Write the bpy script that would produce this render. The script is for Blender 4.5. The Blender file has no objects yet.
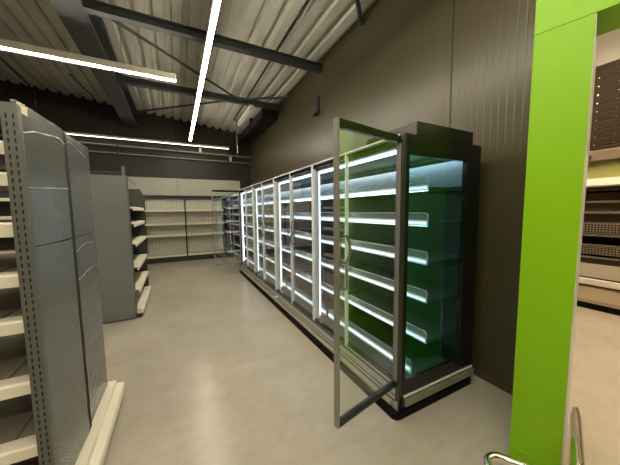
import bpy, math, random
from mathutils import Vector, Matrix
random.seed(4)
SC = bpy.context.scene
COL = SC.collection
PI = math.pi

# ------------------------------------------------------------------ materials
def new_mat(name):
    m = bpy.data.materials.new(name); m.use_nodes = True
    nt = m.node_tree
    b = nt.nodes['Principled BSDF']
    return m, nt, b

def plain(name, col, rough=.5, metal=0., spec=.5, bump=0., bscale=40, var=0., vscale=6):
    m, nt, b = new_mat(name)
    b.inputs['Base Color'].default_value = (*col, 1)
    b.inputs['Roughness'].default_value = rough
    b.inputs['Metallic'].default_value = metal
    b.inputs['Specular IOR Level'].default_value = spec
    if bump or var:
        tc = nt.nodes.new('ShaderNodeTexCoord')
    if var:
        n = nt.nodes.new('ShaderNodeTexNoise'); n.inputs['Scale'].default_value = vscale
        n.inputs['Detail'].default_value = 6
        nt.links.new(tc.outputs['Object'], n.inputs['Vector'])
        r = nt.nodes.new('ShaderNodeValToRGB')
        r.color_ramp.elements[0].position = .3; r.color_ramp.elements[1].position = .7
        r.color_ramp.elements[0].color = (*[c*(1-var) for c in col], 1)
        r.color_ramp.elements[1].color = (*[min(1, c*(1+var)) for c in col], 1)
        nt.links.new(n.outputs['Fac'], r.inputs['Fac'])
        nt.links.new(r.outputs['Color'], b.inputs['Base Color'])
    if bump:
        n2 = nt.nodes.new('ShaderNodeTexNoise'); n2.inputs['Scale'].default_value = bscale
        n2.inputs['Detail'].default_value = 3
        nt.links.new(tc.outputs['Object'], n2.inputs['Vector'])
        bp = nt.nodes.new('ShaderNodeBump'); bp.inputs['Strength'].default_value = bump
        bp.inputs['Distance'].default_value = .02
        nt.links.new(n2.outputs['Fac'], bp.inputs['Height'])
        nt.links.new(bp.outputs['Normal'], b.inputs['Normal'])
    return m

def emit(name, col, s):
    m, nt, b = new_mat(name)
    b.inputs['Base Color'].default_value = (.8, .8, .8, 1)
    b.inputs['Emission Color'].default_value = (*col, 1)
    b.inputs['Emission Strength'].default_value = s
    return m

def glass(name, r0=.05, refl=(1, 1, 1), tint=(.96, .98, .97), rough=0.0, haze=0.):
    """thin clear pane: passes light straight through, mirrors more at glancing angles (Schlick)"""
    m, nt, b = new_mat(name); nt.nodes.remove(b)
    N = nt.nodes.new; L = nt.links.new
    geo = N('ShaderNodeNewGeometry')
    dot = N('ShaderNodeVectorMath'); dot.operation = 'DOT_PRODUCT'
    L(geo.outputs['Normal'], dot.inputs[0]); L(geo.outputs['Incoming'], dot.inputs[1])
    ab = N('ShaderNodeMath'); ab.operation = 'ABSOLUTE'; L(dot.outputs['Value'], ab.inputs[0])
    om = N('ShaderNodeMath'); om.operation = 'SUBTRACT'; om.inputs[0].default_value = 1; L(ab.outputs[0], om.inputs[1])
    pw = N('ShaderNodeMath'); pw.operation = 'POWER'; L(om.outputs[0], pw.inputs[0]); pw.inputs[1].default_value = 5
    ma = N('ShaderNodeMath'); ma.operation = 'MULTIPLY_ADD'; L(pw.outputs[0], ma.inputs[0])
    ma.inputs[1].default_value = 1-r0; ma.inputs[2].default_value = r0
    tr = N('ShaderNodeBsdfTransparent'); tr.inputs['Color'].default_value = (*tint, 1)
    gl = N('ShaderNodeBsdfGlossy'); gl.inputs['Color'].default_value = (*refl, 1); gl.inputs['Roughness'].default_value = rough
    mx = N('ShaderNodeMixShader'); L(ma.outputs[0], mx.inputs['Fac'])
    L(tr.outputs[0], mx.inputs[1]); L(gl.outputs[0], mx.inputs[2])
    out = mx
    if haze:
        df = N('ShaderNodeBsdfDiffuse'); df.inputs['Color'].default_value = (.85, .9, .95, 1)
        tl = N('ShaderNodeBsdfTranslucent'); tl.inputs['Color'].default_value = (.85, .9, .95, 1)
        m1 = N('ShaderNodeMixShader'); m1.inputs['Fac'].default_value = .5; L(df.outputs[0], m1.inputs[1]); L(tl.outputs[0], m1.inputs[2])
        out = N('ShaderNodeMixShader'); out.inputs['Fac'].default_value = haze; L(mx.outputs[0], out.inputs[1]); L(m1.outputs[0], out.inputs[2])
    L(out.outputs[0], nt.nodes['Material Output'].inputs['Surface'])
    return m

def ribbed(name, col, axis, pitch, rough=.5, strength=.6, var=.06, groove=.5, spec=.5):
    """profiled sheet: fine ribs repeating along one object axis"""
    m, nt, b = new_mat(name)
    N = nt.nodes.new; L = nt.links.new
    tc = N('ShaderNodeTexCoord'); sp = N('ShaderNodeSeparateXYZ'); L(tc.outputs['Object'], sp.inputs[0])
    mu = N('ShaderNodeMath'); mu.operation = 'MULTIPLY'; L(sp.outputs[axis], mu.inputs[0]); mu.inputs[1].default_value = 1/pitch
    fr = N('ShaderNodeMath'); fr.operation = 'FRACT'; L(mu.outputs[0], fr.inputs[0])
    rp = N('ShaderNodeValToRGB'); L(fr.outputs[0], rp.inputs['Fac'])
    e = rp.color_ramp.elements
    e[0].position = 0; e[0].color = (0, 0, 0, 1); e[1].position = 1; e[1].color = (0, 0, 0, 1)
    a = e.new(.12); a.color = (1, 1, 1, 1); c = e.new(1-.12*groove*2); c.color = (1, 1, 1, 1)
    bp = N('ShaderNodeBump'); bp.inputs['Strength'].default_value = strength; bp.inputs['Distance'].default_value = .004
    L(rp.outputs['Color'], bp.inputs['Height']); L(bp.outputs['Normal'], b.inputs['Normal'])
    n = N('ShaderNodeTexNoise'); n.inputs['Scale'].default_value = 1.3; n.inputs['Detail'].default_value = 3
    L(tc.outputs['Object'], n.inputs['Vector'])
    r2 = N('ShaderNodeValToRGB'); L(n.outputs['Fac'], r2.inputs['Fac'])
    r2.color_ramp.elements[0].color = (*[x*(1-var) for x in col], 1); r2.color_ramp.elements[1].color = (*[x*(1+var) for x in col], 1)
    L(r2.outputs['Color'], b.inputs['Base Color'])
    b.inputs['Roughness'].default_value = rough; b.inputs['Specular IOR Level'].default_value = spec
    return m

def dotted(name, col, hole, pitch, size, axes=(1, 2), rough=.35, metal=0.):
    """perforated sheet: rows of small dark holes"""
    m, nt, b = new_mat(name)
    N = nt.nodes.new; L = nt.links.new
    tc = N('ShaderNodeTexCoord'); sp = N('ShaderNodeSeparateXYZ'); L(tc.outputs['Object'], sp.inputs[0])
    fs = []
    for ax in axes:
        mu = N('ShaderNodeMath'); mu.operation = 'MULTIPLY'; L(sp.outputs[ax], mu.inputs[0]); mu.inputs[1].default_value = 1/pitch
        fr = N('ShaderNodeMath'); fr.operation = 'FRACT'; L(mu.outputs[0], fr.inputs[0])
        su = N('ShaderNodeMath'); su.operation = 'SUBTRACT'; L(fr.outputs[0], su.inputs[0]); su.inputs[1].default_value = .5
        p = N('ShaderNodeMath'); p.operation = 'POWER'; L(su.outputs[0], p.inputs[0]); p.inputs[1].default_value = 2
        fs.append(p)
    ad = N('ShaderNodeMath'); ad.operation = 'ADD'; L(fs[0].outputs[0], ad.inputs[0]); L(fs[1].outputs[0], ad.inputs[1])
    lt = N('ShaderNodeMath'); lt.operation = 'LESS_THAN'; L(ad.outputs[0], lt.inputs[0]); lt.inputs[1].default_value = size*size
    mx = N('ShaderNodeMix'); mx.data_type = 'RGBA'; L(lt.outputs[0], mx.inputs[0])
    mx.inputs[6].default_value = (*col, 1); mx.inputs[7].default_value = (*hole, 1)
    L(mx.outputs[2], b.inputs['Base Color'])
    b.inputs['Roughness'].default_value = rough; b.inputs['Metallic'].default_value = metal
    return m

def concrete(name):
    m, nt, b = new_mat(name)
    N = nt.nodes.new; L = nt.links.new
    tc = N('ShaderNodeTexCoord')
    n1 = N('ShaderNodeTexNoise'); n1.inputs['Scale'].default_value = 1.1; n1.inputs['Detail'].default_value = 8; n1.inputs['Roughness'].default_value = .6
    n1.inputs['Distortion'].default_value = .6
    n2 = N('ShaderNodeTexNoise'); n2.inputs['Scale'].default_value = 5; n2.inputs['Detail'].default_value = 8; n2.inputs['Roughness'].default_value = .65
    n3 = N('ShaderNodeTexNoise'); n3.inputs['Scale'].default_value = 90; n3.inputs['Detail'].default_value = 3
    for n in (n1, n2, n3): L(tc.outputs['Object'], n.inputs['Vector'])
    r1 = N('ShaderNodeValToRGB'); L(n1.outputs['Fac'], r1.inputs['Fac'])
    r1.color_ramp.elements[0].position = .2; r1.color_ramp.elements[1].position = .8
    r1.color_ramp.elements[0].color = (.355, .315, .255, 1); r1.color_ramp.elements[1].color = (.47, .425, .355, 1)
    r2 = N('ShaderNodeValToRGB'); L(n2.outputs['Fac'], r2.inputs['Fac'])
    r2.color_ramp.elements[0].position = .15; r2.color_ramp.elements[1].position = .85
    r2.color_ramp.elements[0].color = (.90, .895, .88, 1); r2.color_ramp.elements[1].color = (1.06, 1.06, 1.06, 1)
    mx = N('ShaderNodeMix'); mx.data_type = 'RGBA'; mx.blend_type = 'MULTIPLY'; mx.inputs[0].default_value = 1
    L(r1.outputs['Color'], mx.inputs[6]); L(r2.outputs['Color'], mx.inputs[7])
    # trowel scratches
    mp = N('ShaderNodeMapping'); mp.inputs['Rotation'].default_value = (0, 0, .5); mp.inputs['Scale'].default_value = (2.5, 6, 1)
    L(tc.outputs['Object'], mp.inputs['Vector'])
    n4 = N('ShaderNodeTexNoise'); n4.inputs['Scale'].default_value = 1.6; n4.inputs['Detail'].default_value = 6; n4.inputs['Distortion'].default_value = 2.2
    L(mp.outputs['Vector'], n4.inputs['Vector'])
    r4 = N('ShaderNodeValToRGB'); L(n4.outputs['Fac'], r4.inputs['Fac'])
    r4.color_ramp.elements[0].position = .25; r4.color_ramp.elements[1].position = .6
    r4.color_ramp.elements[0].color = (.91, .90, .88, 1); r4.color_ramp.elements[1].color = (1, 1, 1, 1)
    m2 = N('ShaderNodeMix'); m2.data_type = 'RGBA'; m2.blend_type = 'MULTIPLY'; m2.inputs[0].default_value = .8
    L(mx.outputs[2], m2.inputs[6]); L(r4.outputs['Color'], m2.inputs[7])
    L(m2.outputs[2], b.inputs['Base Color'])
    rr = N('ShaderNodeMapRange'); L(n2.outputs['Fac'], rr.inputs['Value']); rr.inputs['To Min'].default_value = .17; rr.inputs['To Max'].default_value = .30
    L(rr.outputs[0], b.inputs['Roughness'])
    bp = N('ShaderNodeBump'); bp.inputs['Strength'].default_value = .12; bp.inputs['Distance'].default_value = .004
    L(n3.outputs['Fac'], bp.inputs['Height']); L(bp.outputs['Normal'], b.inputs['Normal'])
    b.inputs['Specular IOR Level'].default_value = .30
    return m

def panel_film(name, col):
    """grey lacquered sheet under a wrinkled protective film, fine perforation"""
    m, nt, b = new_mat(name)
    N = nt.nodes.new; L = nt.links.new
    tc = N('ShaderNodeTexCoord')
    mp = N('ShaderNodeMapping'); mp.inputs['Scale'].default_value = (1, 1.2, 6); L(tc.outputs['Object'], mp.inputs['Vector'])
    n = N('ShaderNodeTexNoise'); n.inputs['Scale'].default_value = 2.2; n.inputs['Detail'].default_value = 4; L(mp.outputs['Vector'], n.inputs['Vector'])
    bp = N('ShaderNodeBump'); bp.inputs['Strength'].default_value = .25; bp.inputs['Distance'].default_value = .02
    L(n.outputs['Fac'], bp.inputs['Height'])
    sp = N('ShaderNodeSeparateXYZ'); L(tc.outputs['Object'], sp.inputs[0])
    fs = []
    for ax in (0, 1, 2):
        mu = N('ShaderNodeMath'); mu.operation = 'MULTIPLY'; L(sp.outputs[ax], mu.inputs[0]); mu.inputs[1].default_value = 2*PI/.020
        s = N('ShaderNodeMath'); s.operation = 'SINE'; L(mu.outputs[0], s.inputs[0]); fs.append(s)
    a = N('ShaderNodeMath'); a.operation = 'MULTIPLY'; L(fs[1].outputs[0], a.inputs[0]); L(fs[2].outputs[0], a.inputs[1])
    r = N('ShaderNodeValToRGB'); L(a.outputs[0], r.inputs['Fac'])
    r.color_ramp.elements[0].position = .3; r.color_ramp.elements[1].position = .75
    r.color_ramp.elements[0].color = (*col, 1); r.color_ramp.elements[1].color = (*[c*.6 for c in col], 1)
    L(r.outputs['Color'], b.inputs['Base Color'])
    L(bp.outputs['Normal'], b.inputs['Normal'])
    b.inputs['Roughness'].default_value = .27; b.inputs['Specular IOR Level'].default_value = .5
    b.inputs['Coat Weight'].default_value = .25; b.inputs['Coat Roughness'].default_value = .1
    L(bp.outputs['Normal'], b.inputs['Coat Normal'])
    return m

M = dict(
    floor=concrete('polished_concrete'),
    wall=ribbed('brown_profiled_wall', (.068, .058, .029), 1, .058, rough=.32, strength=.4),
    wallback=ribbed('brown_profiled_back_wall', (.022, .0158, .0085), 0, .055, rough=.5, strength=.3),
    seam=plain('dark_joint', (.02, .017, .012), .6),
    ceiling=plain('galvanised_deck', (.60, .60, .545), .5, 0, .4, var=.08, vscale=2),
    steel=plain('dark_painted_steel', (.045, .05, .055), .45, var=.12),
    black=plain('black_paint', (.012, .012, .013), .45),
    rubber=plain('black_rubber_plinth', (.004, .004, .004), .75, 0, .15),
    fascia=plain('cream_fascia_board', (.50, .49, .42), .55, var=.04),
    white=plain('white_lacquer', (.78, .77, .74), .4),
    housing=plain('light_grey_housing', (.62, .58, .48), .4),
    tube=emit('ceiling_led', (1.0, .895, .70), 60),
    tube_back=emit('dim_ceiling_led', (1.0, .88, .66), 3.0),
    led=emit('cold_white_led', (.74, .87, 1.0), 3),
    ledshelf=emit('shelf_led', (.74, .87, 1.0), 1.15),
    ledpost=emit('post_led', (.74, .87, 1.0), 4),
    ledunder=emit('under_shelf_led', (.72, .88, 1.0), 4.5),
    grille=plain('grey_air_grille', (.16, .165, .16), .4, .3),
    mirror=plain('mirror_lining', (.85, .88, .88), .05, 1.0),
    fr_corner=plain('dark_corner_post', (.05, .046, .04), .35, .3),
    cove=emit('cove_led', (.74, .87, 1.0), 5),
    clearedge=plain('frosted_edge', (.85, .9, .93), .3),
    pipe=plain('grey_pipe', (.30, .29, .26), .35, .5),
    fr_dark=plain('anthracite_cabinet', (.006, .0065, .0065), .22),
    fr_in=plain('dark_cabinet_lining', (.075, .085, .09), .45),
    fr_steel=plain('brushed_steel_base', (.52, .52, .50), .3, .4, var=.1, vscale=3),
    fr_frame=plain('grey_door_frame', (.27, .255, .23), .35, .3),
    fr_alu=plain('light_aluminium', (.78, .80, .80), .35, .1),
    fr_rail=plain('white_shelf_rail', (.80, .84, .88), .3),
    fr_duct=dotted('perforated_white_duct', (.62, .66, .70), (.25, .27, .30), .016, .3, axes=(1, 2), rough=.4),
    fr_shelf=plain('dark_grey_shelf', (.09, .095, .10), .4, .2),
    bumper=plain('metal_bumper_rail', (.50, .46, .36), .35, .4),
    bumper_end=plain('brushed_bumper_rail', (.27, .285, .19), .3, .5),
    riser=glass('clear_riser', .16, (1, 1, 1), (.93, .96, .97), .25, .22),
    pane=glass('door_glass', .115, (1, 1, 1), (.96, .99, .97)),
    endpane=glass('end_glass', .15, (.32, .95, .80), (.80, .93, .94)),
    handle=plain('dark_curved_handle', (.22, .225, .21), .3, .6),
    g_post=plain('grey_slotted_post', (.125, .13, .115), .45, .2),
    g_slot=plain('post_slot', (.008, .008, .008), .8),
    g_panel=panel_film('grey_filmed_panel', (.13, .139, .136)),
    g_end=panel_film('grey_end_panel', (.20, .21, .215)),
    g_dark=plain('dark_grey_panel', (.035, .036, .036), .5),
    g_back=ribbed('cream_wire_back', (.62, .61, .54), 0, .09, rough=.55, strength=1.0),
    cream=plain('cream_shelf_board', (.80, .745, .59), .38),
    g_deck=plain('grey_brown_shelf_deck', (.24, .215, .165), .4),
    film=plain('loose_clear_film', (.75, .76, .74), .25),
    paper=plain('paper_tag', (.72, .60, .45), .6),
    wire=plain('grey_wire', (.16, .16, .14), .5, .4),
    green=plain('lime_green_lacquer', (.21, .455, .002), .42, 0, .35),
    green_seam=plain('green_board_joint', (.12, .2, .005), .6),
    chrome=plain('polished_chrome', (.82, .78, .72), .2, 1.0),
    m_dark=plain('brown_black_lining', (.03, .022, .016), .5),
    m_brown=plain('brown_back_panel', (.12, .075, .05), .45),
    m_metal=plain('bright_shelf_edge', (.72, .66, .58), .25, .9),
    m_perf=dotted('perforated_metal', (.30, .24, .20), (.015, .012, .01), .034, .36, axes=(1, 2), rough=.35, metal=.6),
    m_white=plain('off_white_bumper', (.66, .62, .56), .35),
    m_beige=ribbed('beige_ribbed_front', (.50, .40, .30), 2, .06, rough=.25, strength=.6),
    m_gloss=plain('beige_front_panel', (.44, .39, .32), .25),
    shutter=ribbed('brown_shutter_slats', (.022, .015, .009), 2, .12, rough=.6, strength=1.0, spec=.12),
    yellow=ribbed('pale_olive_wall', (.27, .26, .085), 1, .09, rough=.5, strength=.9),
    greywall=plain('light_grey_bulkhead', (.27, .26, .23), .6),
)

# ------------------------------------------------------------------ mesh helpers
class MB:
    def __init__(self, xf=None):
        self.v = []; self.f = []; self.mi = []; self.sm = []; self.xf = xf
    def _add(self, vs, fs, m=0, smooth=False):
        o = len(self.v)
        if self.xf: vs = [self.xf(*p) for p in vs]
        self.v += [tuple(p) for p in vs]
        self.f += [tuple(i+o for i in f) for f in fs]
        self.mi += [m]*len(fs); self.sm += [smooth]*len(fs)
        return self
    def box(self, x0, x1, y0, y1, z0, z1, m=0):
        vs = [(x0, y0, z0), (x1, y0, z0), (x1, y1, z0), (x0, y1, z0), (x0, y0, z1), (x1, y0, z1), (x1, y1, z1), (x0, y1, z1)]
        return self._add(vs, [(0, 3, 2, 1), (4, 5, 6, 7), (0, 1, 5, 4), (1, 2, 6, 5), (2, 3, 7, 6), (3, 0, 4, 7)], m)
    def prism(self, prof, axis, a, b, m=0):
        """closed outline prof swept along an axis ('y': outline is x,z; 'x': y,z; 'z': x,y)"""
        def P(p, t):
            return {'y': (p[0], t, p[1]), 'x': (t, p[0], p[1]), 'z': (p[0], p[1], t)}[axis]
        n = len(prof)
        vs = [P(p, a) for p in prof]+[P(p, b) for p in prof]
        fs = [tuple(range(n)), tuple(range(2*n-1, n-1, -1))]
        fs += [(i, i+n, (i+1) % n+n, (i+1) % n) for i in range(n)]
        return self._add(vs, fs, m)
    def tube(self, pts, r, n=10, m=0, closed=False):
        pts = [Vector(p) for p in pts]; k = len(pts); vs = []; fs = []
        prev = None
        for i, p in enumerate(pts):
            if closed: t = pts[(i+1) % k]-pts[i-1]
            else: t = pts[min(i+1, k-1)]-pts[max(i-1, 0)]
            t.normalize()
            if prev is None:
                u = t.cross(Vector((0, 0, 1)) if abs(t.z) < .9 else Vector((1, 0, 0))).normalized()
            else:
                u = (prev-t*prev.dot(t)).normalized()
            prev = u; w = t.cross(u)
            rr = r[i] if isinstance(r, (list, tuple)) else r
            for j in range(n):
                a = 2*PI*j/n; vs.append(p+u*rr*math.cos(a)+w*rr*math.sin(a))
        for i in range(k if closed else k-1):
            for j in range(n):
                a = i*n+j; b = i*n+(j+1) % n; i2 = (i+1) % k
                fs.append((a, b, i2*n+(j+1) % n, i2*n+j))
        self._add(vs, fs, m, True)
        if not closed:
            self._add([tuple(x) for x in vs[:n]], [tuple(range(n-1, -1, -1))], m)
            self._add([tuple(x) for x in vs[-n:]], [tuple(range(n))], m)
        return self
    def build(self, name, mats, parent=None, org=None, bevel=0.):
        if not isinstance(mats, (list, tuple)): mats = [mats]
        if org is None: org = parent.get('_o', (0, 0, 0)) if parent is not None else (0, 0, 0)
        me = bpy.data.meshes.new(name)
        me.from_pydata([(p[0]-org[0], p[1]-org[1], p[2]-org[2]) for p in self.v], [], self.f)
        for m in mats: me.materials.append(m)
        for p, i, s in zip(me.polygons, self.mi, self.sm): p.material_index = i; p.use_smooth = s
        import bmesh
        bm = bmesh.new(); bm.from_mesh(me); bmesh.ops.recalc_face_normals(bm, faces=bm.faces); bm.to_mesh(me); bm.free()
        o = bpy.data.objects.new(name, me); COL.objects.link(o)
        if parent is not None:
            o.parent = parent
        else:
            o.location = org
        o['_o'] = tuple(org)
        if bevel:
            b = o.modifiers.new('edge', 'BEVEL'); b.width = bevel; b.segments = 2; b.limit_method = 'ANGLE'; b.angle_limit = .6
        return o

def thing(name, label, cat, loc, group=None):
    o = bpy.data.objects.new(name, None); COL.objects.link(o)
    o.location = loc; o.empty_display_size = .1
    o['label'] = label; o['category'] = cat; o['_o'] = tuple(loc)
    if group: o['group'] = group
    return o
def tag(o, label, cat, group=None):
    o['label'] = label; o['category'] = cat
    if group: o['group'] = group
    return o
def struct(o):
    o['kind'] = 'structure'; return o
def copy_tree(o, parent=None):
    c = o.copy(); COL.objects.link(c)
    if parent is not None: c.parent = parent
    for ch in list(o.children): copy_tree(ch, c)
    return c

def arc(c, r, a0, a1, n, plane='xz'):
    out = []
    for i in range(n+1):
        a = a0+(a1-a0)*i/n
        out.append((c[0]+r*math.cos(a), c[1], c[2]+r*math.sin(a)) if plane == 'xz' else (c[0]+r*math.cos(a), c[1]+r*math.sin(a), c[2]))
    return out

# ------------------------------------------------------------------ camera (solved from the photograph's vanishing points)
F, YAW, PIT, ROL = 259.9, math.radians(27.08), math.radians(-4.967), math.radians(-.640)
fw = Vector((math.sin(YAW)*math.cos(PIT), math.cos(YAW)*math.cos(PIT), math.sin(PIT)))
rt = Vector((math.cos(YAW), -math.sin(YAW), 0)); up = rt.cross(fw)
r2 = math.cos(ROL)*rt+math.sin(ROL)*up; u2 = -math.sin(ROL)*rt+math.cos(ROL)*up
cam = bpy.data.objects.new('camera', bpy.data.cameras.new('camera')); COL.objects.link(cam)
mat = Matrix(((r2.x, u2.x, -fw.x, 0), (r2.y, u2.y, -fw.y, 0), (r2.z, u2.z, -fw.z, 1.55), (0, 0, 0, 1)))
cam.matrix_world = mat
cam.data.sensor_width = 36; cam.data.lens = F/620*36; cam.data.clip_start = .02
SC.camera = cam

# ------------------------------------------------------------------ the setting
XW, YB = 2.42, 9.35            # right wall plane, back wall plane
XL, YF = -6.0, -4.0            # left and rear ends of the hall
def zc(x): return 4.16+.105*(2.42-x)
struct(MB().box(XL, 7.4, YF, YB+.1, -.1, 0).build('floor', M['floor']))
w = MB().box(XW, XW+.12, .93, YB+.1, 0, 4.6)
w.box(XW, XW+.12, YF, .93, 3.1, 4.6)
w.box(XW, XW+.12, YF, -1.5, 0, 3.1)
struct(w.build('wall_right', M['wall']))
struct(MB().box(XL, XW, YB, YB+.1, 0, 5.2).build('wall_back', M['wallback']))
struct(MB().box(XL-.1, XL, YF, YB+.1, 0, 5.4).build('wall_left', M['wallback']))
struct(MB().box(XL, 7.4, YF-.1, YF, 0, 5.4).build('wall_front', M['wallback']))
# trapezoidal roof deck, ribs running along the aisle
pr = []; x = XL-.05; P = .236
while x < 2.6:
    for dx, dz in ((0, 0), (.118, 0), (.130, .062), (.224, .062)):
        xx = x+dx; pr.append((xx, zc(xx)+dz))
    x += P
top = [(p[0], p[1]+.012) for p in reversed(pr)]
n = len(pr)
m = MB()
vs = [(p[0], YF-.1, p[1]) for p in pr]+[(p[0], YB+.1, p[1]) for p in pr]
m._add(vs, [(i, i+1, i+1+n, i+n) for i in range(n-1)])
o = struct(m.build('ceiling', M['ceiling']))
s = o.modifiers.new('sheet', 'SOLIDIFY'); s.thickness = .01; s.offset = 0
# white band of boards on the back wall
struct(MB().box(-1.6, .06, YB-.03, YB, 2.05, 2.585).box(.068, 2.03, YB-.03, YB, 2.05, 2.585).build('trim_1', M['fascia']))
# wall joints and skirting
struct(MB().box(XW-.004, XW, 1.700, 1.712, 0, 4.15).build('trim_2', M['seam']))
struct(MB().box(XW-.02, XW, .94, YB, 0, .05).build('baseboard_right', M['wall']))
# side room
struct(MB().box(6.4, 6.5, YF, 6, 0, 4.6).build('wall_far_right', M['yellow']))
struct(MB().box(XW+.12, 6.5, 5.9, 6, 0, 4.6).build('wall_side_room', M['greywall']))
struct(MB().box(5.72, 6.4, YF, 5.9, 3.5, 4.6).build('trim_3', M['greywall']))
struct(MB().box(XW+.12, 6.5, YF, 6, 4.6, 4.7).build('ceiling_side_room', M['greywall']))

# ------------------------------------------------------------------ roof steel
def ibeam(mb, x0, x1, y0, y1, z0, z1, tf=.03, tw=.02):
    xc = (x0+x1)/2
    mb.box(x0, x1, y0, y1, z0, z0+tf); mb.box(x0, x1, y0, y1, z1-tf, z1); mb.box(xc-tw, xc+tw, y0, y1, z0+tf, z1-tf)
    return mb
mb = ibeam(MB(), -1.19, -.87, YF, YB, 4.0, 4.46)
tag(mb.build('roof_beam', M['steel'], None, (-1.03, YB, 4.0)), 'massive dark grey steel beam running lengthwise under the corrugated roof', 'beam')
def crossbeam(y, label):
    m = MB(); h = .05
    for z0, z1, hw in ((3.985, 4.0, .055), (4.0, 4.09, .008), (4.09, 4.105, .055)):
        m.box(-.87, XW, y-hw, y+hw, z0, z1)
    tag(m.build('purlin', M['steel'], None, (XW, y, 4.04)), label, 'beam', 'cross beams under the roof')
crossbeam(4.22, 'dark steel cross beam nearest the camera, meeting the brown wall above the open door')
crossbeam(6.2, 'dark steel cross beam farther back, where the thin brace rods meet')
def rod(a, b, r, label):
    c = (Vector(a)+Vector(b))/2
    tag(MB().tube([a, b], r).build('brace_rod', M['steel'], None, tuple(a)), label, 'rod', 'brace rods under the roof')
rod((-.87, 4.28, 4.12), (1.30, 6.17, 4.09), .022, 'thin steel brace rod slanting across from the big beam to the far cross beam')
rod((1.32, 6.22, 4.06), (2.42, 5.62, 4.09), .022, 'short steel brace rod from the far cross beam to the brown wall')
rod((1.28, 6.24, 4.06), (-.87, 8.1, 4.06), .022, 'steel brace rod running back left from the far cross beam to the big beam')
rod((-2.84, 7.3, 4.5), (-2.9, 8.6, 4.5), .02, 'short dark rod under the roof, left of the big beam above the slotted post')
rod((-1.86, 7.4, 4.45), (-1.70, 8.5, 4.42), .015, 'short thin rod under the roof, close to the left edge of the big beam')
rod((2.405, 3.07, 4.10), (1.87, 2.55, 4.17), .03, 'black brace rod at the top of the photo meeting the wall and roof edge')
# conduit along the roof and its drop at the back
tag(MB().tube([(1.60, -1, 4.19), (1.62, 8.0, 4.19)], .016).build('conduit', M['black'], None, (1.6, -1, 4.19)),
    'long thin black conduit running under the roof towards the back wall', 'pipe')
tag(MB().tube([(1.70, 8.0, 4.25), (1.70, 8.0, 3.62)], .018).tube([(1.70, 8.0, 3.62), (1.71, 8.0, 3.25)], .016).build('drop_pipe', M['pipe'], None, (1.7, 8, 4.2)),
    'thin vertical grey pipe hanging down beside the far end of the long lamp', 'pipe')
for z, r, lab in ((3.46, .030, 'upper of two grey pipes across the dark back wall'), (3.245, .024, 'lower of two grey pipes across the dark back wall')):
    t = thing('wall_pipe', lab, 'pipe', (-3.2, 9.27, z), 'pipes on the back wall')
    MB().tube([(-5, 9.27, z), (XW, 9.27, z-.05)], r).build('tube', M['pipe'], t)
    for k in range(5):
        x = -4.4+k*1.5
        MB().box(x-.02, x+.02, 9.24, YB, z-.05, z+.05).build('bracket', M['steel'], t)
for x, z, lab in ((1.72, 3.30, 'small white junction box between the two grey pipes, right of the long lamp'), (.78, 3.50, 'small white junction box on the pipes just below the far end of the long lamp')):
    tag(MB().box(x-.035, x+.035, 9.20, 9.25, z-.07, z+.07).build('junction_box', M['white'], None, (x, 9.25, z), bevel=.004), lab, 'junction box', 'junction boxes on the pipes')
# plain dark box filling the corner under the roof edge
tag(MB().box(2.02, 2.40, 6.5, YB-.02, 3.86, 4.08).box(2.0, 2.415, 7.6, 7.66, 3.84, 4.19).build('air_duct', M['black'], None, (2.2, 8, 3.86)),
    'dark duct in the far corner where the roof meets the right wall', 'duct')
# unlit batten
t = thing('batten_light', 'short unlit white batten light in the far right corner under the roof', 'ceiling light', (1.59, 6.5, 3.78))
MB().box(1.54, 1.64, 5.85, 7.2, 3.80, 3.87).build('housing', M['housing'], t, bevel=.01)
MB().box(1.555, 1.625, 5.9, 7.15, 3.755, 3.78).build('diffuser', M['white'], t, bevel=.008)
for y in (6.1, 7.0): MB().tube([(1.59, y, 3.86), (1.59, y, zc(1.59)+.01)], .004, 6).build('hanger', M['wire'], t)

# ------------------------------------------------------------------ linear lamps
ZL = 3.6
def lamp_y(x, y0, y1, label, tube='tube'):
    t = thing('linear_light', label, 'ceiling light', (x, (y0+y1)/2, ZL), 'linear ceiling lights')
    MB().box(x-.031, x+.031, y0, y1, ZL+.012, ZL+.075).build('housing', M['housing'], t)
    MB().box(x-.026, x+.026, y0+.01, y1-.01, ZL-.01, ZL+.012).build('diffuser', M[tube], t)
    y = y0+.5
    while y < y1:
        MB().tube([(x, y, ZL+.075), (x, y, zc(x)+.01)], .003, 6).build('hanger', M['wire'], t); y += 2.0
    y = y0+1.43
    while y < y1-.2:
        MB().box(x-.032, x+.032, y-.008, y+.008, ZL-.0115, ZL+.02).build('joint', M['housing'], t); y += 1.5
    return t
def lamp_x(y, x0, x1, label, tube='tube', tall=.1):
    t = thing('linear_light', label, 'ceiling light', ((x0+x1)/2, y, ZL), 'linear ceiling lights')
    MB().box(x0, x1, y-.05, y+.075, ZL+.005, ZL+tall).build('housing', M['housing'], t, bevel=.006)
    MB().box(x0+.02, x1-.01, y-.042, y-.006, ZL-.010, ZL+.005).build('diffuser', M[tube], t)
    x = x0+.6
    while x < x1:
        MB().tube([(x, y, ZL+tall), (x, y, zc(x)+.01)], .003, 6).build('hanger', M['wire'], t); x += 1.5
    return t
lamp_y(.46, -1.2, 8.5, 'very long bright linear light running down the aisle towards the back wall')
lamp_x(4.8, -4.2, .10, 'linear light crossing the upper left of the photo in front of the big steel beam')
lamp_x(9.12, -3.6, 1.66, 'linear light in front of the dark back wall, above the two pipes', 'tube_back', .06)
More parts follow.
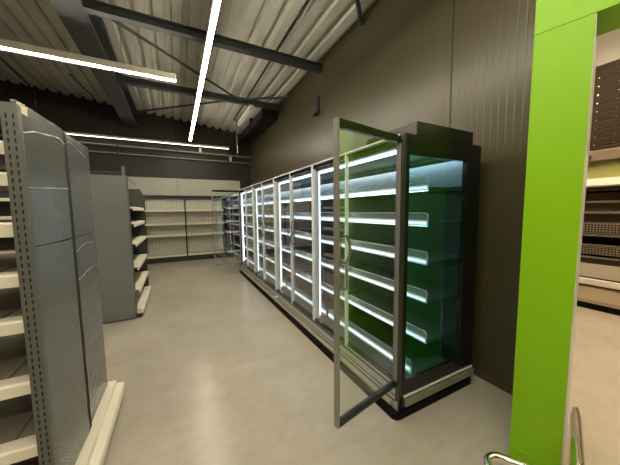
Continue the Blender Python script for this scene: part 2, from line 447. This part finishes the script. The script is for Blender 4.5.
# unseen lamps added to raise the overall brightness
lamp_x(-1.8, -4.2, 2.0, 'linear light behind the viewer, out of the photo')
M['tube_soft'] = emit('soft_ceiling_led', (1.0, .895, .70), 30)
lamp_x(1.05, .75, 2.0, 'short linear light above the near end of the fridges, out of the photo', 'tube_soft')  # added to lift the dark wall between fridge and portal
lamp_y(-1.3, -1.6, 1.8, 'long linear light above the left foreground shelving, out of the photo')  # added to send light across to the near wall and floor
# lamps added out of view to brighten the side room
def lamp_side(y):
    t = thing('linear_light', 'warm linear light in the side room, out of the photo', 'ceiling light', (4.0, y, 3.9), 'side room lights')
    MB().box(3.0, 5.2, y-.05, y+.05, 3.92, 3.98).build('housing', M['housing'], t)
    MB().box(3.02, 5.18, y-.04, y+.04, 3.895, 3.92).build('diffuser', M['tube_warm'], t)
    MB().tube([(4.1, y, 3.98), (4.1, y, 4.6)], .004, 6).build('hanger', M['wire'], t)
M['tube_warm'] = emit('warm_led', (1.0, .78, .52), 110)
lamp_side(-.6); lamp_side(1.0); lamp_side(2.6)

# small dark wall lamp
t = thing('wall_fitting', 'small black upright fitting alone high on the brown wall', 'wall fitting', (XW, 4.35, 3.4))
MB().box(XW-.03, XW, 4.29, 4.40, 3.32, 3.62).build('plate', M['black'], t, bevel=.006)
MB().box(XW-.10, XW-.02, 4.27, 4.40, 3.28, 3.33).build('foot', M['black'], t, bevel=.005)

# ------------------------------------------------------------------ refrigerated cabinets
XD = 1.40                         # front of the doors
SHELF_Z = (1.69, 1.415, 1.11, .80, .465)
DZ0, DZ1 = .245, 2.045
def door(parent, hx, hy, ang, handed, open_=False, far=False):
    """hinge at hx,hy; u runs along the door from the hinge, n out of its front face"""
    ud = (math.cos(ang), math.sin(ang)); nd = (-ud[1]*handed, ud[0]*handed)
    xf = lambda u, n, z: (hx+ud[0]*u+nd[0]*n, hy+ud[1]*u+nd[1]*n, z)
    W_ = .622 if open_ and not far else .642; st = .012 if far else (.017 if open_ else .013); th = .018
    fm = M['fr_frame'] if open_ else M['fr_alu']
    root = MB(xf).box(0, st+.006, -th, th, DZ0, DZ1).build('door', fm, parent, bevel=.003)
    MB(xf).box(W_-st, W_, -th, th, DZ0, DZ1).build('free_stile', fm, root, bevel=.003)
    MB(xf).box(st, W_-st, -th, th, DZ1-.045, DZ1).build('door_rail', M['fr_dark'], root, bevel=.003)
    MB(xf).box(st, W_-st, -th, th, DZ0, DZ0+.035).build('door_rail', M['fr_frame' if far else 'fr_dark'], root, bevel=.003)
    MB(xf).box(st, W_-st, -.006, .006, DZ0+.03, DZ1-.04).build('glass_pane', M['pane'], root)
    hu = W_-.062
    pts = []
    for i in range(17):
        s_ = i/16; z = 1.09+.31*s_
        bulge = .030*abs(math.sin(2*PI*s_))
        pts.append((hu+.014*math.sin(2*PI*s_), th+.008+.5*bulge, z))
    h = MB(xf).tube([(p[0], p[1], p[2]) for p in pts], .0075, 10)
    for z in (1.09, 1.245, 1.40): h.tube([(hu, 0.004, z), (hu, th+.012, z)], .008, 10)
    h.build('handle', M['handle'], root)
    return root

def rail_riser(mb, x, y0, y1, z, h=.055, r=.022):
    """clear front riser with rounded upper corners (outline in y,z)"""
    out = [(y0, z), (y1, z)]
    for k in range(5): a = k/4*PI/2; out.append((y1-r+r*math.cos(a), z+h-r+r*math.sin(a)))
    for k in range(5): a = PI/2+k/4*PI/2; out.append((y0+r+r*math.cos(a), z+h-r+r*math.sin(a)))
    mb.prism(out, 'x', x, x+.005)

def riser_edge(x, y0, y1, z, h=.055, r=.022):
    pts = [(x+.002, y0, z)]
    for k in range(5): a = PI-k/4*PI/2; pts.append((x+.002, y0+r+r*math.cos(a), z+h-r+r*math.sin(a)))
    for k in range(5): a = PI/2-k/4*PI/2; pts.append((x+.002, y1-r+r*math.cos(a), z+h-r+r*math.sin(a)))
    pts.append((x+.002, y1, z))
    return MB().tube(pts, .0028, 6)

def cabinet(y0, y1, label, near):
    t = thing('refrigerated_cabinet', label, 'fridge', ((XD+2.27)/2, (y0+y1)/2, 0), 'glass door fridges along the brown wall')
    ym = (y0+y1)/2
    # plinth with rounded near corner
    pl = [(1.345, y0-.025+.04), (1.358, y0-.025+.012), (1.385, y0-.025), (2.24, y0-.025), (2.24, y1), (1.345, y1)] if near else \
         [(1.345, y0), (2.24, y0), (2.24, y1), (1.345, y1)]
    MB().prism(pl, 'z', 0, .055).build('plinth', M['rubber'], t)
    b = MB().prism([(1.385, .055), (1.385, .12), (1.405, .20), (1.405, .235), (2.26, .235), (2.26, .055)], 'y', y0, y1)
    b.build('base', M['fr_steel'], t)
    MB().box(1.360, 1.386, y0+.05, y1-.015, .075, .108).build('bumper_rail', M['bumper'], t, bevel=.006)
    MB().box(1.40, 1.404, y0+.02, y1-.02, .205, .215).box(1.381, 1.3855, y0+.02, y1-.01, .118, .126).box(1.389, 1.3925, y0+.02, y1-.02, .150, .156).build('base_groove', M['fr_dark'], t)
    # deck and air grille
    MB().box(1.41, 2.24, y0+.03, y1-.005, .236, .262).build('deck', M['fr_dark'], t)
    g = MB()
    for k in range(6):
        x = 1.435+k*.020; g.box(x, x+.004, y0+.04, y1-.02, .262, .272)
    g.build('air_grille', M['grille'], t)
    # shell
    MB().box(2.225, 2.27, y0, y1, .235, 2.05).build('back_panel', M['fr_in'], t)
    MB().box(2.17, 2.222, y0+.035, y1-.01, 1.74, 1.975).build('air_duct', M['fr_duct'], t)
    MB().box(1.445, 2.27, y0, y1, 1.985, 2.05).build('roof_panel', M['fr_dark'], t)
    MB().box(1.385, 1.45, y0+.03, y1, 2.048, 2.062).build('header_trim', M['fr_alu'], t, bevel=.003)
    MB().box(1.425, 1.445, y0+.03, y1, 1.99, 2.045).build('header', M['fr_dark'], t)
    MB().prism([(1.485, 1.984), (1.525, 1.984), (1.520, 1.968), (1.490, 1.962)], 'y', y0+.04, y1-.03).build('top_lamp', M['led'], t)
    MB().box(2.075, 2.085, y0+.04, y1-.03, 1.945, 1.984).build('cove_lip', M['fr_in'], t)  # lip added to hide the fill strip behind it
    MB().box(2.10, 2.14, y0+.05, y1-.04, 1.965, 1.983).build('cove_lamp', M['cove'], t)  # hidden strip added to brighten the upper back of the cabinet
    # divider posts with cold white lamps
    for yp, first in ((y0+.022, True), (ym, False), (y1-.022, False)):
        if near and first: continue
        MB().box(1.424, 1.462, yp-.011, yp+.011, .262, 1.985).build('divider_post', M['fr_alu'], t)
        MB().prism([(1.463, yp-.014), (1.463, yp+.014), (1.474, yp+.010), (1.474, yp-.010)], 'z', .30, 1.95).build('post_lamp', M['ledpost'], t)
    # shelves
    for (a, c) in ((y0+.045, ym-.03), (ym+.03, y1-.035)):
        for k, z in enumerate(SHELF_Z):
            x = 1.708+.006*k
            sh = MB().box(x+.008, 2.222, a, c, z+.004, z+.026).build('shelf', M['fr_shelf'], t)
            MB().prism([(x, z), (x+.008, z), (x+.008, z+.046), (x, z+.042)], 'y', a, c).build('price_rail', M['fr_rail'], sh)
            MB().prism([(x-.006, z+.012), (x, z+.009), (x, z+.032), (x-.006, z+.029)], 'y', a+.01, c-.01).build('shelf_lamp', M['ledshelf'], sh)
            MB().box(x+.014, x+.026, a+.02, c-.02, z-.004, z+.003).build('under_lamp', M['ledunder'], sh)  # strip added to spill cold light into the dark interior
            r = MB(); rail_riser(r, x+.002, a, c, z+.046); rs_ = r.build('riser', M['riser'], sh)
            riser_edge(x+.002, a, c, z+.046).build('riser_edge', M['clearedge'], sh)
            for yy in (a+.03, c-.035):
                MB().prism([(x+.08, z+.004), (2.222, z+.004), (2.222, z-.07), (2.18, z-.07)], 'y', yy, yy+.004).build('bracket', M['fr_shelf'], sh)
        d = MB().prism([(1.566, .262), (1.578, .262), (1.578, .318), (1.570, .318)], 'y', a, c).build('deck_rail', M['fr_rail'], t)
        MB().box(1.560, 1.567, a+.01, c-.01, .285, .303).build('deck_lamp', M['ledshelf'], d)
        r = MB(); rail_riser(r, 1.570, a, c, .318); r.build('riser', M['riser'], d)
    # doors
    if near:
        door(t, XD, y0+.03, math.atan2(-.118, -.60), 1, True)
    else:
        door(t, XD, y0+.012, PI/2, 1)
    door(t, XD, ym-.008, -PI/2, -1)
    door(t, XD, ym+.008, PI/2, 1)
    if near: door(t, XD, y1-.012, -PI/2, -1)
    else: door(t, XD, y1-.01, math.atan2(-.02, -.62), 1, True, True)
    return t

Y0, YM, Y1 = 1.32, 3.945, 6.57
nc = cabinet(Y0, YM, 'glass door fridge nearest the camera, with its end glass and its front door wide open', True)
fc = cabinet(YM, Y1, 'farther glass door fridge in the row, with its last door standing open', False)
# near cabinet: glazed end, corner post, end bumper, service box
e = MB()
e.box(1.392, 1.452, Y0-.008, Y0+.03, .15, 2.062); e.box(2.09, 2.275, Y0-.008, Y0+.03, .15, 2.062)
e.box(1.452, 2.09, Y0-.008, Y0+.03, 1.925, 2.062); e.box(1.452, 2.09, Y0-.008, Y0+.03, .15, .275)
ep = e.build('end_panel', M['fr_dark'], nc, bevel=.003)
MB().box(1.45, 2.092, Y0+.004, Y0+.014, .27, 1.93).build('glass_pane', M['endpane'], ep)
MB().box(1.386, 1.414, Y0-.012, Y0+.028, .06, 2.064).build('corner_post', M['fr_corner'], nc, bevel=.004)
MB().box(1.392, 2.27, Y0-.012, Y0-.001, .055, .16).build('end_base', M['fr_dark'], nc)
MB().box(1.435, 2.265, Y0-.036, Y0-.012, .088, .142).build('end_bumper', M['bumper_end'], nc, bevel=.005)
MB().box(1.435, 2.265, Y0-.018, Y0-.004, .150, .162).build('end_trim', M['fr_alu'], nc)
MB().box(1.53, 2.175, Y0+.002, 1.87, 2.065, 2.162).box(1.526, 1.534, Y0, Y0+.01, 2.065, 2.162).build('service_box', M['fr_dark'], nc, bevel=.004)
MB().box(.80, .84, 6.525, 6.540, 1.985, 2.05).build('paper_tag', M['white'], fc)
# little joint knobs on the base between both cabinets
for z in (.15, .085):
    MB().tube([(1.385 if z < .12 else 1.392, YM-.02, z), (1.352, YM-.02, z)], .014, 10).build('coupling_knob', M['white'], nc)
# far cabinet: closed far end
fe = MB().box(1.392, 2.27, Y1+.001, Y1+.03, .06, 2.062).build('end_panel', M['fr_dark'], fc)
MB().box(1.47, 2.20, Y1-.006, Y1, .27, 1.98).build('mirror_lining', M['mirror'], fe)

# ------------------------------------------------------------------ gondola shelving, foreground left
def slotted_post(parent, x0, x1, y0, y1, z1, name='upright'):
    p = MB().box(x0, x1, y0, y1, 0, z1)
    z = .06
    while z < z1-.05:
        for cx in (x0+.30*(x1-x0), x0+.72*(x1-x0)):
            p.box(cx-.0028, cx+.0028, y0-.0012, y0+.004, z, z+.019, 1)
        z += .033
    return p.build(name, [M['g_post'], M['g_slot']], parent)

g1 = thing('gondola_shelving', 'tall grey shelving gondola in the left foreground with slotted post and filmed back panels', 'shelving', (-.75, 2.05, 0), 'shelving gondolas beside the aisle')
slotted_post(g1, -.620, -.569, 1.552, 1.585, 2.005)
MB().box(-.628, -.562, 2.026, 2.074, 0, 2.015).build('upright', M['g_slot'], g1)
MB().box(-.628, -.580, 2.505, 2.530, 0, 2.0).build('upright', M['g_dark'], g1)
for (a, b, xa, xb) in ((1.587, 2.022, -.583, -.561), (2.078, 2.525, -.575, -.564)):
    for z0, z1 in ((.13, 1.393), (1.398, 2.03)):
        MB().prism([(xa, a), (xb, b), (xb-.018, b), (xa-.018, a)], 'z', z0, z1).build('back_panel', M['g_panel'], g1, bevel=.002)
def px_(y): return -.583+(y-1.587)/.435*.022 if y < 2.05 else -.575+(y-2.078)/.447*.011
# film wrinkles standing off the panels
def crease(pts, r=.0028):
    MB().tube([(px_(y)+.001, y, z) for y, z in pts], [r*(.3+.7*abs(math.sin(i*1.7+1))) for i in range(len(pts))], 6).build('film_crease', M['film'], g1)
crease([(1.575, 1.896), (1.63, 1.905), (1.70, 1.928), (1.76, 1.938), (1.84, 1.948), (1.90, 1.958), (1.95, 1.962), (2.0, 1.955), (2.018, 1.945)], .004)
crease([(2.080, 1.955), (2.10, 1.975), (2.16, 1.985), (2.25, 1.975), (2.35, 1.96), (2.45, 1.945)], .002)
crease([(1.60, 1.662), (1.70, 1.668), (1.80, 1.676), (1.92, 1.684), (2.02, 1.69)], .002)
crease([(2.08, 1.30), (2.15, 1.31), (2.25, 1.335), (2.35, 1.34), (2.45, 1.33)], .0013)
crease([(2.08, 1.12), (2.18, 1.128), (2.30, 1.15), (2.42, 1.155), (2.5, 1.15)], .0013)
MB(lambda x, y, z: (px_(y)+x, y, z)).box(-.002, .0015, 1.590, 1.665, 1.985, 2.022).build('paper_tag', M['paper'], g1)
# aisle-side base shelf
MB().prism([(-.572, .02), (-.572, .155), (-.515, .155), (-.512, .128), (-.462, .122), (-.455, .10), (-.455, .07), (-.472, .02)], 'y', 1.20, 2.575).build('base_shelf', M['cream'], g1, bevel=.003)
MB().box(-.571, -.48, 1.22, 2.56, 0, .02).build('base_plinth', M['g_dark'], g1)
# shelves on the hidden side, seen from their end
for z in (1.857, 1.725, 1.510, 1.282, 1.070, .780, .470, .16):
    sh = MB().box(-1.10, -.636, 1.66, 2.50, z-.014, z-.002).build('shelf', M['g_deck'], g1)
    MB().prism([(1.592, z-.058), (1.600, z-.058), (1.602, z-.006), (1.672, z-.006), (1.672, z+.001), (1.600, z+.001), (1.592, z-.008)], 'x', -1.10, -.626).build('shelf_lip', M['cream'], sh, bevel=.002)
    MB().box(-.74, -.736, 1.674, 2.50, z-.0015, z+.001).build('deck_seam', M['g_dark'], sh)
    MB().box(-.632, -.618, 1.586, 1.66, z-.045, z-.005).build('hook', M['g_post'], sh)
MB().box(-1.13, -1.09, 2.50, 2.53, 0, 2.0).build('front_upright', M['g_dark'], g1)
MB().box(-1.12, -.60, 1.60, 2.53, 0, .10).build('shelf_plinth', M['g_dark'], g1)

# ------------------------------------------------------------------ second gondola
g2 = thing('gondola_shelving', 'mid aisle gondola with plain grey end panel and cream shelves on its right', 'shelving', (-.78, 5.1, 0), 'shelving gondolas beside the aisle')
ye, yz = 4.42, 5.78
MB().box(-1.0, -.568, ye, ye+.03, .015, 2.05).build('end_panel', M['g_end'], g2, bevel=.004)
MB().box(-.985, -.58, ye+.005, ye+.03, 0, .03).build('end_foot', M['g_dark'], g2)
MB().box(-.83, -.80, ye+.031, yz, 0, 2.0).build('back_panel', M['g_dark'], g2)
MB().prism([(-.80, 0), (-.515, 0), (-.515, 1.87), (-.56, 1.97), (-.80, 1.97)], 'y', yz, yz+.03).build('far_side_panel', M['g_dark'], g2)
MB().box(-.566, -.556, ye-.004, ye+.034, .06, 2.05).build('end_trim', M['g_post'], g2)
for k, (z, xf_) in enumerate(((1.625, -.515), (1.39, -.512), (1.10, -.508), (.755, -.504), (.425, -.500))):
    s = MB().box(-.79, xf_-.012, ye+.035, yz-.005, z-.016, z)
    s.prism([(xf_-.012, z), (xf_, z-.012), (xf_, z-.055), (xf_-.012, z-.055)], 'y', ye+.035, yz-.005)
    s.build('shelf', M['cream'], g2)
MB().box(-.80, -.505, ye+.035, yz-.005, 0, .09).build('base_plinth', M['g_dark'], g2)
MB().prism([(-.80, .09), (-.49, .06), (-.475, .06), (-.475, .105), (-.51, .13), (-.80, .13)], 'y', ye+.03, yz-.01).build('base_shelf', M['cream'], g2)
for z in (.425, .755, 1.10, 1.39, 1.625):
    MB().box(-1.06, -.85, ye+.035, yz-.01, z-.02, z).build('shelf', M['cream'], g2)
MB().tube([(-.562, ye+.04, 2.01), (-.53, ye+.6, 1.985)], .006, 8).build('top_rod', M['wire'], g2)

g2.location.x -= .028

# ------------------------------------------------------------------ wire-backed rack behind it, facing the aisle's left
g3 = thing('wire_rack', 'far left rack whose wire top and square post rise behind the mid aisle gondola', 'shelving', (-2.2, 6.6, 0))
for x in (-3.6, -2.25, -.93):
    MB().box(x-.025, x+.025, 6.55, 6.60, 0, 2.48).build('upright', M['g_post'], g3)
wm = MB()
for k in range(60):
    x = -3.58+k*.0445; wm.tube([(x, 6.57, 1.9), (x, 6.57, 2.36)], .0022, 4)
for z in (1.95, 2.15, 2.25, 2.36): wm.tube([(-3.6, 6.57, z), (-.93, 6.57, z)], .004, 5)
wm.build('wire_back', M['wire'], g3)
MB().box(-3.58, -.95, 6.575, 6.59, .1, 1.9).build('back_panel', M['g_dark'], g3)
for z in (.2, .55, .9, 1.2, 1.5, 1.8):
    for a, b in ((-3.57, -2.28), (-2.22, -.96)):
        MB().box(a, b, 6.15, 6.54, z-.015, z).box(a, b, 6.14, 6.152, z-.05, z+.004).build('shelf', M['cream'], g3)
MB().box(-3.6, -.93, 6.2, 6.57, 0, .12).build('base_plinth', M['g_dark'], g3)

# ------------------------------------------------------------------ back wall racks
def rack(x0, x1, zs, label, back=True, last=False):
    yb, yf = 9.26, 8.92
    t = thing('wall_rack', label, 'shelving', ((x0+x1)/2, 9.1, 0), 'racks along the back wall')
    MB().box(x0-.02, x0+.02, yf+.25, yb, 0, 1.97).build('upright', M['g_dark'], t)
    MB().box(x0-.018, x0+.018, yf-.03, yf+.249, 0, .10).build('foot', M['g_dark'], t)
    MB().box(x0+.02, x1, yf+.28, yb, 1.925, 1.97).build('top_bar', M['g_dark'], t)
    if back:
        b = MB().box(x0+.02, x1, yb-.01, yb, .2, 1.925)
        b.build('back_panel', M['g_back'], t)
        wv = MB()
        k = 0; x = x0+.06
        while x < x1-.02:
            wv.tube([(x, yb-.016, .22), (x, yb-.016, 1.9)], .0025, 4); x += .09
        wv.build('wire_grid', M['wire'], t)
    for z in zs:
        MB().box(x0+.022, x1-.002, yf+.01, yb-.02, z-.012, z).prism([(yf, z+.005), (yf+.012, z+.005), (yf+.012, z-.045), (yf, z-.045)], 'x', x0+.022, x1-.002).build('shelf', M['cream'], t)
    MB().box(x0+.022, x1-.002, yf, yb-.02, .165, .19).build('base_shelf', M['cream'], t)
    MB().box(x0+.022, x1-.002, yf+.02, yb-.02, 0, .10).build('base_plinth', M['g_dark'], t)
    MB().box(x0-.02, x1, yf-.005, yf+.015, .10, .165).build('kick_board', M['g_dark'], t)
    return t
Z = (1.59, 1.18, .835)
rack(-1.95, -.87, Z, 'back wall rack at the far left, mostly hidden behind the mid aisle gondola')
rack(-.85, .23, Z, 'left of the two empty cream racks in plain view on the back wall')
rack(.25, 1.38, Z, 'empty cream back wall rack next to the far open glass door')
r3 = rack(1.42, 2.36, (1.66, 1.22, .86), 'narrow back wall rack seen through the far open glass door', False)
MB().box(1.385, 1.405, 8.92, 9.26, 0, 1.97).build('side_panel', M['g_dark'], r3)
for x, z, w_, h in ((1.60, .865, .2, .17), (1.85, .865, .2, .14), (1.62, 1.225, .16, .12)):
    tag(MB().box(x, x+w_, 8.98, 9.18, z, z+h).build('carton', plain('brown_carton', (.16, .07, .045), .6), None, (x, 9.05, z), bevel=.004),
        {(.2, .17): 'larger brown carton on the lower shelf of the narrow back rack', (.2, .14): 'flatter brown carton on the lower shelf of the narrow back rack, to the right', (.16, .12): 'small brown carton on the upper shelf of the narrow back rack'}[(w_, h)], 'box', 'cartons on the narrow back rack')

# ------------------------------------------------------------------ lime green portal
ang = math.atan2(.269, .963)
cosn, sinn = math.cos(ang), math.sin(ang)     # portal normal (into the side room)
P1 = Vector((1.745, .76))
def pxf(s, d, z):   # s along the face towards the viewer, d into the passage
    return (P1.x+sinn*s+cosn*d, P1.y-cosn*s+sinn*d, z)
pt = thing('portal', 'lime green doorway surround between the brown wall and the side room', 'doorway', (P1.x, P1.y, 0))
LZ = 2.462
MB(pxf).box(0, .223, 0, .675, 0, LZ-.002).build('jamb', M['green'], pt)
MB(pxf).box(0, 2.3, 0, .262, LZ+.001, 3.08).build('lintel', M['green'], pt)
MB(pxf).box(.003, .220, .003, .25, LZ-.003, LZ+.002).build('joint', M['green_seam'], pt)
MB(pxf).box(-.002, .2235, -.004, .0, 0, .11).build('skirting', M['green'], pt, bevel=.001)
MB(pxf).box(2.07, 2.3, 0, .675, 0, LZ-.002).build('jamb', M['green'], pt)

MB(pxf).box(.2235, .2265, .004, .67, 0, LZ-.004).build('jamb_lining', M['m_white'], pt)
# chrome guard round the foot of the jamb
gd = thing('guard_rail', 'polished chrome guard rail at the foot of the green portal', 'rail', (1.7, .5, 0))
def smooth_path(pts, n=8):
    out = []
    P_ = [Vector(p) for p in pts]
    for i in range(len(P_)-1):
        p0 = P_[max(i-1, 0)]; p1 = P_[i]; p2 = P_[i+1]; p3 = P_[min(i+2, len(P_)-1)]
        for k in range(n):
            t_ = k/n
            out.append(.5*((2*p1)+(p2-p0)*t_+(2*p0-5*p1+4*p2-p3)*t_*t_+(3*p1-p0-3*p2+p3)*t_**3))
    out.append(P_[-1]); return out
MB().tube([(2.06, .575, .35), (1.98, .549, .35), (1.60, .424, .35), (1.25, .33, .35)], [.015, .024, .026, .026], 14).build('straight_rail', M['chrome'], gd)
MB().tube(smooth_path([(1.40, .515, .35), (1.36, .575, .35), (1.325, .625, .35), (1.275, .638, .35), (1.235, .612, .35), (1.20, .55, .35), (1.17, .45, .35), (1.25, .33, .35)]), .018, 12).build('bent_rail', M['chrome'], gd)
MB().tube(smooth_path([(1.40, .515, .35), (1.45, .44, .35), (1.50, .405, .35)]), .018, 12).build('bent_rail', M['chrome'], gd)
for x, y in ((1.95, .539), (1.62, .431), (1.25, .33)):
    MB().tube([(x, y, 0), (x, y, .34)], .016, 12).build('post', M['chrome'], gd)
    MB().tube([(x, y, 0), (x, y, .008)], .04, 16).build('base_plate', M['chrome'], gd)

# ------------------------------------------------------------------ side room: open multideck and roller shutter
ya, yb_ = -.6, 3.4
md = thing('open_display_cabinet', 'open refrigerated display with perforated metal shelves seen through the green portal', 'fridge', (5.8, 1.4, 0))
XF = 5.5
MB().box(XF+.03, 6.3, ya, yb_, 0, .10).build('plinth', M['rubber'], md)
MB().prism([(XF, .10), (XF-.02, .16), (XF-.02, .34), (XF+.02, .36), (6.3, .36), (6.3, .10)], 'y', ya, yb_).build('lower_front', M['m_beige'], md)
MB().box(XF-.045, XF+.01, ya, yb_, .385, .475).build('bumper', M['m_white'], md, bevel=.01)
MB().box(XF+.012, 6.3, ya, yb_, .36, .70).build('carcass', M['m_dark'], md)
MB().box(XF-.01, XF+.012, ya, yb_, .50, .70).build('upper_front', M['m_gloss'], md)
MB().box(XF-.012, XF+.02, ya, yb_, .785, .81).build('front_edge', M['m_metal'], md)
MB().box(XF+.02, XF+.03, ya, yb_, .70, .785).build('front_grille', M['m_dark'], md)
MB().box(6.25, 6.3, ya, yb_, .7, 1.85).build('back_panel', M['m_brown'], md)
for z, dx in ((.975, .05), (1.125, .10), (1.30, .12), (1.465, .14), (1.625, .16)):
    sh = MB().box(XF+dx+.01, 6.25, ya, yb_, z-.015, z).build('shelf', M['m_brown'], md)
    MB().box(XF+dx-.01, XF+dx+.012, ya, yb_, z-.018, z+.014).build('shelf_edge', M['m_metal'], sh)
MB().box(XF+.04, XF+.046, ya, yb_, .84, .965).build('perforated_riser', M['m_perf'], md)
MB().box(XF+.10, XF+.106, ya, yb_, 1.15, 1.29).build('perforated_riser', M['m_perf'], md)
for z in (1.36, 1.52, 1.67):
    pn = MB()
    for k in range(5):
        y = ya+.02+k*.8; pn.box(5.74, 5.76, y, y+.78, z-.04, z+.085)
    pn.build('inner_panel', M['m_brown'], md)
MB().box(XF+.06, 6.3, ya, yb_, 1.785, 1.84).build('canopy_underside', M['m_dark'], md)
MB().prism([(XF+.02, 1.84), (XF, 1.86), (XF+.02, 1.965), (6.3, 1.965), (6.3, 1.84)], 'y', ya, yb_).build('canopy', M['m_white'], md)
for y in (ya, yb_-.03):
    MB().box(XF+.05, 6.3, y, y+.03, .7, 1.85).build('side_panel', M['m_dark'], md)
MB().box(5.66, 5.68, ya, yb_, 1.965, 2.36).build('upper_panel', M['yellow'], md)  # piece of the ribbed wall set forward so the lamps reach it
rs = thing('roller_shutter', 'dark brown ribbed shutter with a metal bottom rail above the open display', 'shutter', (5.62, 1.4, 2.2))
MB().box(5.60, 5.64, ya, 4.2, 2.38, 3.60).build('curtain', M['shutter'], rs)
MB().box(5.57, 5.66, ya, 4.2, 2.225, 2.38).build('bottom_rail', plain('brown_metal_rail', (.22, .18, .13), .4, .5), rs, bevel=.01)
MB().tube([(5.53, 1.66, 2.29), (5.57, 1.66, 2.29)], .05, 14).build('roller', M['m_dark'], rs)
MB().tube([(5.52, 1.70, 2.28), (5.57, 1.70, 2.28)], .035, 14).build('cap', M['white'], rs)
for k in range(9):  # bright studs standing in for lamp reflections on the ribs
    z = 2.46+k*.12
    MB().tube([(5.59, 1.60, z), (5.602, 1.60, z)], .009, 8).build('rivet', M['m_metal'], rs)
    MB().tube([(5.59, 1.40, z), (5.602, 1.40, z)], .006, 8).build('rivet', M['m_metal'], rs)

# ------------------------------------------------------------------ clean helper properties
for o in COL.objects:
    if '_o' in o: del o['_o']

# ------------------------------------------------------------------ world and colour management
wd = bpy.data.worlds.new('world'); SC.world = wd; wd.use_nodes = True
bg = wd.node_tree.nodes['Background']; bg.inputs['Color'].default_value = (1, .95, .85, 1); bg.inputs['Strength'].default_value = .06
SC.view_settings.view_transform = 'Standard'; SC.view_settings.look = 'None'
SC.view_settings.exposure = 0.45; SC.view_settings.gamma = 1
SC.view_settings.use_curve_mapping = False
SC.cycles.use_denoising = True
SC.cycles.max_bounces = 10; SC.cycles.transparent_max_bounces = 24
SC.cycles.glossy_bounces = 5; SC.cycles.diffuse_bounces = 5
SC.cycles.sample_clamp_indirect = 6
SC.cycles.caustics_reflective = False; SC.cycles.caustics_refractive = False
